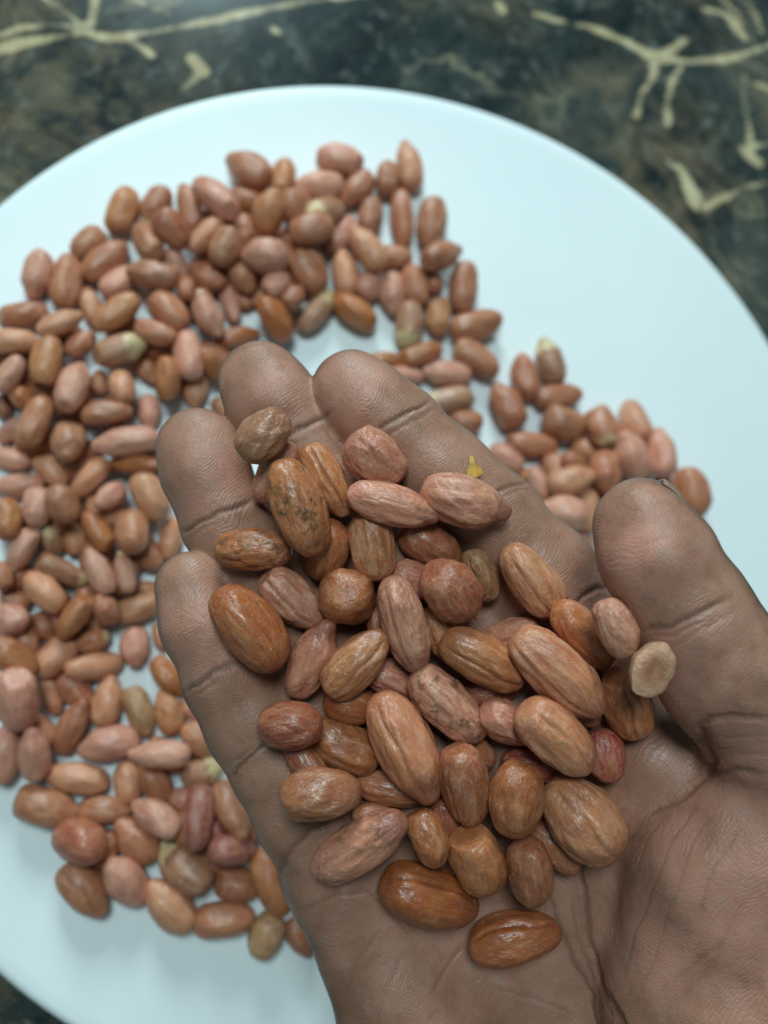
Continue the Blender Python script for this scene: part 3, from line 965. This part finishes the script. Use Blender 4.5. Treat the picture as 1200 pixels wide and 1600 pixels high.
def floor_h(P, r):
    sd = hand_sdf([P[:, 0], P[:, 1], P[:, 2]])
    e = 0.4
    g = np.stack([hand_sdf([P[:, 0] + e * (k == 0), P[:, 1] + e * (k == 1), P[:, 2] + e * (k == 2)]) - sd for k in range(3)], 1)
    g /= np.maximum(np.linalg.norm(g, axis=1), 1e-6)[:, None]
    return g * np.maximum(r - sd, 0)[:, None] * 0.6


Cs, Ds = settle(Cc, Dd, Lm, Wm, anchor_h, floor_h, np.array([0, 0, 1.0]), iters=300, pull=0.05, hold=0.22)
hand_grp = None
for i, h in enumerate(HANDNUTS):
    L, W = Lm[i] * Cs[i, 2] / Z0[i], Wm[i] * Cs[i, 2] / Z0[i]
    R = random.Random(100 + i)
    tone = h[6]
    L, W = L * 1.0, W * 0.97
    me = peanut_mesh('peanut', L, W, W * R.uniform(0.92, 1.0), 40 + i, wr=min(1.0, TONES[tone][1] + 0.25), pt=h[7], cut=h[8], seam=h[9],
                     bend=R.uniform(-0.06, 0.06), nu=100, nv=88)
    o = link('peanut', me)
    wc = to_world(Cs[i])[0]
    wd = Ds[i, 0] * RIGHT + Ds[i, 1] * UP + Ds[i, 2] * FWD
    mt = frame(wd, CAM - wc, math.radians(h[10] * R.choice([-1, 1])))
    mt.translation = Vector(wc / 1000)
    o.matrix_world = mt
    paint(o, tone, R)
    c = o.color
    o.color = (c[0], c[1] * 0.97, c[2] * 0.92, c[3])
    if i in (2, 7, 26):
        o['spots'] = 0.85
    if i in (39, 0):
        o['spots'] = 0.35
    o['tip'] = 0.5 if tone == 'p' or i in (12, 22, 30) else 0.3
    if i in (0, 12):
        o['tip'] = 0.9
    if i == 35:
        o['chip'] = 0.25
    tag(o, h[11], 'peanut', 'peanuts heaped in the hand')
    if i in (10, 17, 18):        # sprout tips and stalks at the germ end
        ln = 1.6 if i == 10 else (2.4 if i == 17 else 1.2)
        rr = 0.42 if i != 17 else 0.28
        rings, Vt, Ft = 7, [], []
        x0 = L / 2 * 0.97
        for k in range(rings):
            t = k / (rings - 1)
            for q in range(8):
                a = q * math.pi / 4
                rad = rr * (1 - 0.6 * t) * (1 + 0.25 * math.sin(5 * a + 3 * t))
                Vt.append((x0 + ln * t, rad * math.cos(a) + 0.35 * t * t, rad * math.sin(a)))
        for k in range(rings - 1):
            for q in range(8):
                Ft.append((k * 8 + q, k * 8 + (q + 1) % 8, (k + 1) * 8 + (q + 1) % 8, (k + 1) * 8 + q))
        mm = bpy.data.meshes.new('sprout_tip'); mm.from_pydata((np.array(Vt) / 1000).tolist(), [], Ft + [tuple(range((rings - 1) * 8, rings * 8))])
        mm.update()
        link('sprout_tip', mm, M_NUT if i == 17 else M_TIPW, o).color = o.color

# the split half lying cut side up by the thumb
hx, hy, hz = 1021, 1047, 146.0
zs = np.arange(125, 175, 0.25)
A = np.array([((hx - 600) / F * z, (800 - hy) / F * z, z) for z in zs])
sd = hand_sdf([A[:, 0], A[:, 1], A[:, 2]])
hz = min(zs[np.where(sd < 3.3)[0][0]], 148.0)
NRr, NSs = 12, 40
Vh, Fh = [], []
Rr = 4.0
for k in range(NRr):          # skin bowl from rim down
    a = k / (NRr - 1) * math.pi / 2
    for q in range(NSs):
        b = q * 2 * math.pi / NSs
        w = 1 + 0.06 * math.sin(2 * b + 1) + 0.03 * math.sin(5 * b) + 0.02 * math.sin(9 * b + 1)
        Vh.append((Rr * 1.08 * math.cos(a) * math.cos(b) * w, Rr * 0.94 * math.cos(a) * math.sin(b) * w, -3.6 * math.sin(a)))
for k in range(NRr - 1):
    for q in range(NSs):
        Fh.append((k * NSs + q, (k + 1) * NSs + q, (k + 1) * NSs + (q + 1) % NSs, k * NSs + (q + 1) % NSs))
mm = bpy.data.meshes.new('split_peanut'); mm.from_pydata((np.array(Vh) / 1000).tolist(), [], Fh); mm.update()
mm.polygons.foreach_set('use_smooth', np.ones(len(mm.polygons), bool))
half = link('split_peanut', mm, M_NUT)
half.color = (0.42, 0.21, 0.105, 0.5); half['chip'] = 0.0; half['tip'] = 0.0; half['spots'] = 0.0
mt = frame(0.5 * RIGHT + 0.85 * UP, -FWD + 0.10 * RIGHT - 0.30 * UP, 0)
mt.translation = Vector(to_world(cam_pt(hx, hy, hz - 0.5))[0] / 1000)
half.matrix_world = mt
tag(half, 'round split peanut half with its pale hollowed cut face up, against the thumb', 'peanut half', 'peanuts heaped in the hand')
Vf, Ff = [], []
for k in range(10):
    rr = k / 9
    for q in range(NSs):
        b = q * 2 * math.pi / NSs
        w = 1 + 0.06 * math.sin(2 * b + 1) + 0.03 * math.sin(5 * b) + 0.02 * math.sin(9 * b + 1)
        z = 0.9 * (1 - rr * rr) + 0.12 * math.exp(-((rr - 0.78) / 0.12) ** 2) - 0.55 * math.exp(-(rr / 0.5) ** 2) + 0.10 * math.sin(3 * b + 2) * rr
        Vf.append((Rr * 1.075 * rr * math.cos(b) * w, Rr * 0.935 * rr * math.sin(b) * w, z if rr < 1 else 0.02))
for k in range(9):
    for q in range(NSs):
        Ff.append((k * NSs + q, (k + 1) * NSs + q, (k + 1) * NSs + (q + 1) % NSs, k * NSs + (q + 1) % NSs))
mm = bpy.data.meshes.new('cut_face'); mm.from_pydata((np.array(Vf) / 1000).tolist(), [], Ff); mm.update()
mm.polygons.foreach_set('use_smooth', np.ones(len(mm.polygons), bool))
link('cut_face', mm, M_CREAM, half)

# dry flake standing on the index finger
Rk = random.Random(3)
outline = [(-1.5, -1.9), (0.4, -2.1), (1.7, -1.6), (1.3, -0.3), (0.5, 0.4), (0.4, 1.7), (-0.2, 2.0), (-0.5, 0.6), (-1.0, -0.5)]
Vf = [(x, y, 0.22 + 0.45 * abs(x) + 0.12 * y + Rk.uniform(-.08, .08)) for x, y in outline] + [(x * 0.97, y * 0.97, -0.05 + 0.45 * abs(x) + 0.12 * y) for x, y in outline]
no = len(outline)
Ff = [tuple(range(no)), tuple(range(2 * no - 1, no - 1, -1))] + [(i, i + no, (i + 1) % no + no, (i + 1) % no) for i in range(no)]
mm = bpy.data.meshes.new('husk_flake'); mm.from_pydata((np.array(Vf) / 1000).tolist(), [], Ff); mm.update()
flake = link('husk_flake', mm, M_FLAKE)
zs = np.arange(125, 175, 0.25)
A = np.array([((738 - 600) / F * z, (800 - 729) / F * z, z) for z in zs])
sd = hand_sdf([A[:, 0], A[:, 1], A[:, 2]])
fz = zs[np.where(sd < 0.9)[0][0]]
mt = frame(RIGHT + 0.15 * UP, -FWD + 0.4 * UP, 0.2)
mt.translation = Vector(to_world(cam_pt(738, 729, fz))[0] / 1000)
flake.matrix_world = mt
tag(flake, 'tiny dry yellow husk flake on the index finger', 'flake')

# ------------------------------------------------------------------ peanuts on the plate
# windows of the photograph: origin x, origin y, pixels per unit; rows x, y, length, width, angle, layer, tone
WIN = [
 (0, 200, .25, [(240,915,300,180,98,1,'p'),(412,960,330,195,102,1,'b'),(562,735,230,180,130,1,'b'),(647,830,320,180,125,1,'b'),(765,522,290,190,108,1,'y'),(975,490,270,170,118,1,'r'),
   (1072,635,225,195,20,2,'r'),(930,715,300,170,68,1,'b'),(750,965,260,170,112,0,'p'),(965,920,300,180,5,2,'b'),(1100,860,220,130,60,0,'p')]),
 (200, 200, .25, [(390,512,310,150,62,1,'b'),(550,442,330,170,56,1,'p'),(760,268,245,215,60,1,'r'),(970,310,250,155,86,1,'y'),(752,450,240,150,8,0,'o'),(885,532,265,190,138,2,'y'),
   (1035,500,230,170,62,1,'b'),(488,675,275,135,142,1,'t'),(605,745,230,195,80,2,'r'),(718,652,240,140,62,0,'b'),(860,800,255,215,32,2,'p'),(920,680,240,130,10,0,'t'),(712,915,205,180,90,1,'r'),
   (492,922,265,175,66,1,'b'),(930,985,170,145,85,0,'p'),(642,1080,290,125,80,1,'p'),(368,1005,170,110,70,0,'b')]),
 (400, 200, .3333, [(395,155,210,140,16,1,'p'),(302,272,212,130,170,1,'p'),(477,285,195,122,132,1,'b'),(615,238,172,112,100,1,'r'),(718,182,222,122,80,1,'t'),(685,422,272,108,86,1,'b'),(822,442,232,142,96,1,'b'),
   (320,398,215,130,168,0,'w'),(255,472,205,142,165,2,'b'),(402,502,205,112,126,0,'p'),(535,412,185,112,80,0,'b'),(522,568,235,132,54,2,'t'),(230,658,255,172,56,1,'b'),(416,686,212,122,84,1,'t'),
   (655,606,140,112,10,1,'b'),(866,600,212,122,142,1,'b'),(745,742,192,122,66,1,'b'),(815,702,165,95,112,0,'b'),(970,746,236,136,95,1,'b'),(535,737,140,112,108,0,'p'),(641,772,192,122,104,1,'p'),
   (280,862,232,115,130,1,'w'),(460,862,222,132,45,1,'o'),(90,892,214,128,84,1,'o'),(165,792,125,100,0,0,'b'),(716,922,214,132,90,1,'w'),(855,886,172,118,92,1,'y'),(1030,926,242,142,163,1,'b'),
   (1030,1082,232,132,36,1,'r'),(766,1062,204,104,163,1,'o'),(900,1152,214,122,165,1,'p'),(20,792,110,85,10,0,'t')]),
 (580, 500, .4583, [(266,272,166,88,14,1,'w'),(322,345,110,80,45,0,'b'),(110,190,130,62,38,0,'p'),(45,140,100,62,30,0,'o'),(525,195,152,92,74,1,'b'),(611,146,156,92,72,1,'w'),(636,262,162,84,174,1,'b'),
   (464,296,152,106,64,1,'b'),(660,356,142,116,20,1,'r'),(546,426,172,88,12,1,'b'),(785,360,142,98,56,1,'r'),(900,346,162,92,86,1,'t'),(990,457,152,92,94,1,'p'),(735,442,95,80,30,1,'t'),(800,517,145,112,100,2,'b'),
   (892,467,152,112,50,1,'p'),(680,548,152,100,152,2,'t'),(692,492,105,66,0,0,'r'),(1090,587,162,112,80,1,'b'),(462,472,122,82,45,1,'p'),(572,560,115,68,62,1,'p'),(528,535,90,60,20,0,'y'),(660,657,130,112,20,1,'p'),
   (742,652,135,76,102,0,'t'),(702,762,125,100,60,1,'p'),(1006,592,145,84,70,1,'p'),(1100,712,135,84,70,1,'p'),(592,602,95,60,45,0,'y')]),
 (0, 450, .25, [(140,172,292,162,170,1,'b'),(366,230,272,135,155,0,'t'),(78,336,265,152,172,1,'t'),(288,462,325,190,100,2,'y'),(572,122,245,132,75,1,'t'),(728,152,315,170,145,2,'y'),(1052,142,292,190,36,1,'b'),
   (972,282,245,142,26,1,'r'),(742,386,312,190,163,2,'w'),(500,352,190,135,150,0,'r'),(60,542,235,142,120,1,'p'),(455,622,342,182,100,1,'p'),(620,592,150,115,90,0,'t'),(762,622,225,152,88,1,'t'),(666,782,295,155,172,2,'b'),
   (906,492,215,125,66,1,'t'),(1046,562,255,142,96,1,'o'),(932,772,205,132,86,1,'p'),(142,692,160,122,62,0,'o'),(222,832,335,182,108,2,'b'),(20,742,140,110,80,0,'r'),(72,892,190,125,10,0,'p'),(430,962,225,200,60,1,'r'),
   (800,962,375,182,172,2,'p'),(852,1102,305,115,3,0,'o'),(60,1062,255,135,6,1,'p')]),
 (150, 450, .25, [(580,422,305,182,86,2,'p'),(622,642,190,150,95,0,'t'),(702,172,265,172,60,2,'p'),(872,312,265,125,150,0,'o'),(722,482,165,110,70,0,'o'),(792,762,165,115,50,0,'r'),(868,892,120,90,40,0,'p'),(935,75,130,95,70,0,'b')]),
 (0, 700, .25, [(322,142,245,162,45,1,'t'),(120,236,285,152,5,1,'p'),(560,182,285,145,124,1,'t'),(692,302,225,142,125,0,'p'),(938,302,315,212,66,2,'t'),(830,522,275,202,76,1,'r'),(1068,562,245,142,125,1,'t'),(40,442,245,182,76,1,'o'),
   (240,372,225,182,150,1,'p'),(385,352,225,182,30,1,'r'),(612,522,275,155,60,2,'o'),(330,582,200,132,96,1,'w'),(470,572,200,132,90,0,'y'),(140,632,275,145,110,1,'p'),(392,772,285,135,14,1,'w'),(622,782,305,155,66,2,'p'),
   (780,782,245,112,80,1,'p'),(280,902,295,182,46,2,'o'),(92,952,180,142,100,1,'r'),(470,1052,285,152,135,1,'o'),(268,1112,190,122,20,0,'r'),(850,1002,305,172,165,1,'t'),(662,1012,180,150,20,0,'r'),(905,882,150,100,150,0,'o'),(15,802,165,120,80,0,'r'),(55,1082,260,200,66,1,'p')]),
 (0, 950, .2917, [(300,260,242,182,0,1,'t'),(490,172,160,132,140,0,'b'),(720,202,195,152,95,1,'p'),(862,152,140,90,80,0,'o'),(502,312,285,142,155,1,'t'),(900,362,235,132,50,1,'o'),(570,502,245,155,100,1,'t'),(742,542,265,142,70,1,'g'),
   (905,562,222,142,76,1,'y'),(282,462,205,105,84,0,'t'),(95,485,325,215,88,2,'p'),(75,272,255,165,62,0,'o'),(380,642,305,142,115,1,'b'),(590,727,295,182,170,1,'p'),(862,787,285,142,2,1,'p'),(1060,702,200,152,50,1,'o'),(28,782,305,172,100,1,'p'),
   (186,782,275,162,95,1,'p'),(420,912,305,162,8,1,'t'),(690,932,215,142,56,1,'t'),(832,942,235,152,66,1,'b'),(1080,882,212,162,160,1,'w'),(1015,532,120,90,60,0,'p'),(242,1062,305,200,26,1,'b'),(552,1082,255,152,170,1,'b'),(842,1122,275,162,36,1,'p')]),
 (0, 1100, .41667, [(302,515,205,152,20,1,'r'),(395,545,130,105,60,0,'b'),(512,515,185,132,32,1,'b'),(746,425,215,112,88,1,'d'),(866,395,212,112,80,1,'b'),(866,550,162,112,5,1,'d'),(692,615,225,142,16,1,'w'),(312,692,214,142,45,1,'b'),
   (472,662,205,145,55,1,'p'),(642,757,215,142,50,1,'t'),(836,807,214,128,172,1,'b'),(886,677,150,122,25,1,'b'),(1015,672,245,122,66,2,'o'),(1000,862,160,130,110,1,'g'),(1125,870,140,100,60,0,'b'),(682,362,110,85,60,0,'p')])]
PN = []
for ox, oy, s, rows in WIN:
    for x, y, l, w, a, ly, tn in rows:
        PN.append((ox + x * s, oy + y * s, l * s, w * s, a, ly, tn))
# kernels of the lowest layer that peep out between the others
for x, y, a, tn in [(100,520,40,'r'),(28,600,70,'b'),(118,640,20,'o'),(190,520,100,'b'),(250,420,30,'r'),(335,395,80,'b'),(300,475,140,'r'),(410,420,20,'b'),(345,350,60,'r'),(438,470,100,'r'),(470,330,40,'b'),(250,545,60,'r'),
      (60,690,10,'o'),(130,720,90,'r'),(205,700,30,'r'),(180,640,120,'b'),(235,720,70,'r'),(30,830,50,'r'),(95,800,120,'b'),(165,800,30,'o'),(75,900,80,'b'),(140,950,20,'r'),(40,1010,110,'b'),(100,960,60,'d'),(190,900,130,'b'),
      (60,1140,40,'b'),(120,1080,20,'r'),(225,860,50,'r'),(150,870,100,'b'),(20,900,0,'r'),(290,1290,70,'r'),(330,1300,20,'d'),(260,1180,40,'b'),(345,1330,100,'r'),(380,1290,60,'b'),(960,690,40,'b'),(880,800,20,'p'),(930,770,90,'r'),(1000,720,60,'b'),(870,740,120,'r'),
      (330,560,30,'r'),(20,560,20,'b'),(265,590,80,'r'),(75,600,120,'b')]:
    PN.append((x, y, 66, 44, a, -1, tn))
N = len(PN)
pp = np.array([(p[0], p[1]) for p in PN]); ply = np.array([p[5] for p in PN], float)
z0 = 4.2 + ply * 4.6
z0[ply == 1] = 5.0
z0[ply < 0] = 3.5
rays = (pp[:, :1] - 600) / F * RIGHT + (800 - pp[:, 1:]) / F * UP + FWD


def on_ray(z):
    t = (z - CAM[2]) / rays[:, 2]
    return CAM + rays * t[:, None], t


C0, t0 = on_ray(z0)
Lp = np.array([p[2] for p in PN]) * t0 / F * 1.02
Wp = np.array([p[3] for p in PN]) * t0 / F * 1.0
Dp = np.zeros((N, 3))
for i, p in enumerate(PN):
    a = math.radians(p[4])
    q, _ = on_plane(p[0] + 20 * math.cos(a), p[1] + 20 * math.sin(a), z0[i])
    d = q - C0[i]; d[2] = 0
    Dp[i] = d / np.linalg.norm(d)
    if random.Random(i).random() < 0.5:
        Dp[i] = -Dp[i]
    if PN[i][2] / PN[i][3] < 1.3:
        Lp[i] = max(Lp[i], Wp[i] * 1.3)


def anchor_p(C):
    return on_ray(C[:, 2])[0]


def floor_p(P, r):
    out = np.zeros_like(P)
    out[:, 2] = np.maximum(r - P[:, 2], 0) * 0.8
    return out


Cp, Dp = settle(C0, Dp, Lp, Wp, anchor_p, floor_p, np.array([0, 0, -1.0]), iters=110, pull=0.06, hold=0.3)

VAR = []
vr = random.Random(77)
for k in range(16):
    VAR.append(peanut_mesh('plate_peanut', 14.0, 9.0, 8.7, 300 + k, wr=vr.uniform(0.2, 0.7), pt=[.1, .2, .5, .7][k % 4], cut=[0, 0, .25, 0, .4][k % 5], seam=vr.uniform(.1, .8),
                           bend=vr.uniform(-.07, .07), nu=34, nv=30))


def region(x, y):
    if x > 745 and y > 500:
        return 'in the small group behind the thumb'
    if y < 345:
        return 'at the spread edge far from the fingertips'
    if x > 590:
        return 'beside the index finger'
    if x > 400 and y < 560:
        return 'around the bare patch before the fingertips'
    if x < 130 and y < 560:
        return 'at the spread edge facing the bare rim'
    if y < 620:
        return 'in the crowd beyond the ring fingertip'
    if x > 200 and y < 870:
        return 'next to the ring finger'
    if y < 870:
        return 'in the crowd away from the ring finger'
    if x > 170 and y < 1180:
        return 'next to the little finger'
    if y < 1190:
        return 'in the crowd away from the little finger'
    if x > 240:
        return 'close under the palm edge'
    return 'at the loose spread edge away from the palm'


POST = {-1: 'peeping out from beneath', 0: 'half buried', 1: 'lying flat', 2: 'on top of others'}
PT = [{'r': 'b', 'o': 't' if i % 2 else 'o'}.get(p[6], p[6]) if i % 3 else p[6] for i, p in enumerate(PN)]
LABS = []
for i, p in enumerate(PN):
    asp = Lp[i] / Wp[i]
    LABS.append(('small ' if p[2] < 58 else 'big ' if p[2] > 82 else '') + ('slender ' if asp > 1.85 else 'roundish ' if asp < 1.36 else '')
                + f"{WORDS[PT[i]]} peanut {POST[p[5]]} {region(p[0], p[1])}")
for i in range(N):        # look-alikes: say what lies next to each
    if LABS.count(LABS[i]) > 1 and len(LABS[i].replace('-', ' ').split()) < 11:
        near = np.argsort(np.linalg.norm(Cp - Cp[i], axis=1))[1]
        LABS[i] += f", touching {'an' if WORDS[PT[near]][0] in 'aeiou' else 'a'} {WORDS[PT[near]]} one"
for i, p in enumerate(PN):
    R = random.Random(900 + i)
    v = VAR[R.randrange(len(VAR))]
    o = link('peanut', v)
    mt = frame(Dp[i], (R.uniform(-.5, .5), R.uniform(-.5, .5), 1), R.uniform(-1.6, 1.6))
    sc = Matrix.Diagonal((Lp[i] * 1.05 / 14.0, Wp[i] * 1.06 / 9.0, Wp[i] * 1.06 / 9.0, 1))
    mt = mt @ sc
    mt.translation = Vector(Cp[i] / 1000)
    o.matrix_world = mt
    paint(o, PT[i], R, 1.2)
    c = o.color
    o.color = (c[0] * (0.72 if PT[i] == 'd' else 1.0), c[1] * 1.12, c[2] * 1.2, c[3])
    if p[6] == 'w':
        o['chip'] = R.uniform(0.40, 0.72)
    elif R.random() < 0.05:
        o['chip'] = 0.22
    tag(o, LABS[i], 'peanut', 'peanuts spread on the plate')
print('PLATE NUTS', N, 'HAND NUTS', len(HANDNUTS))
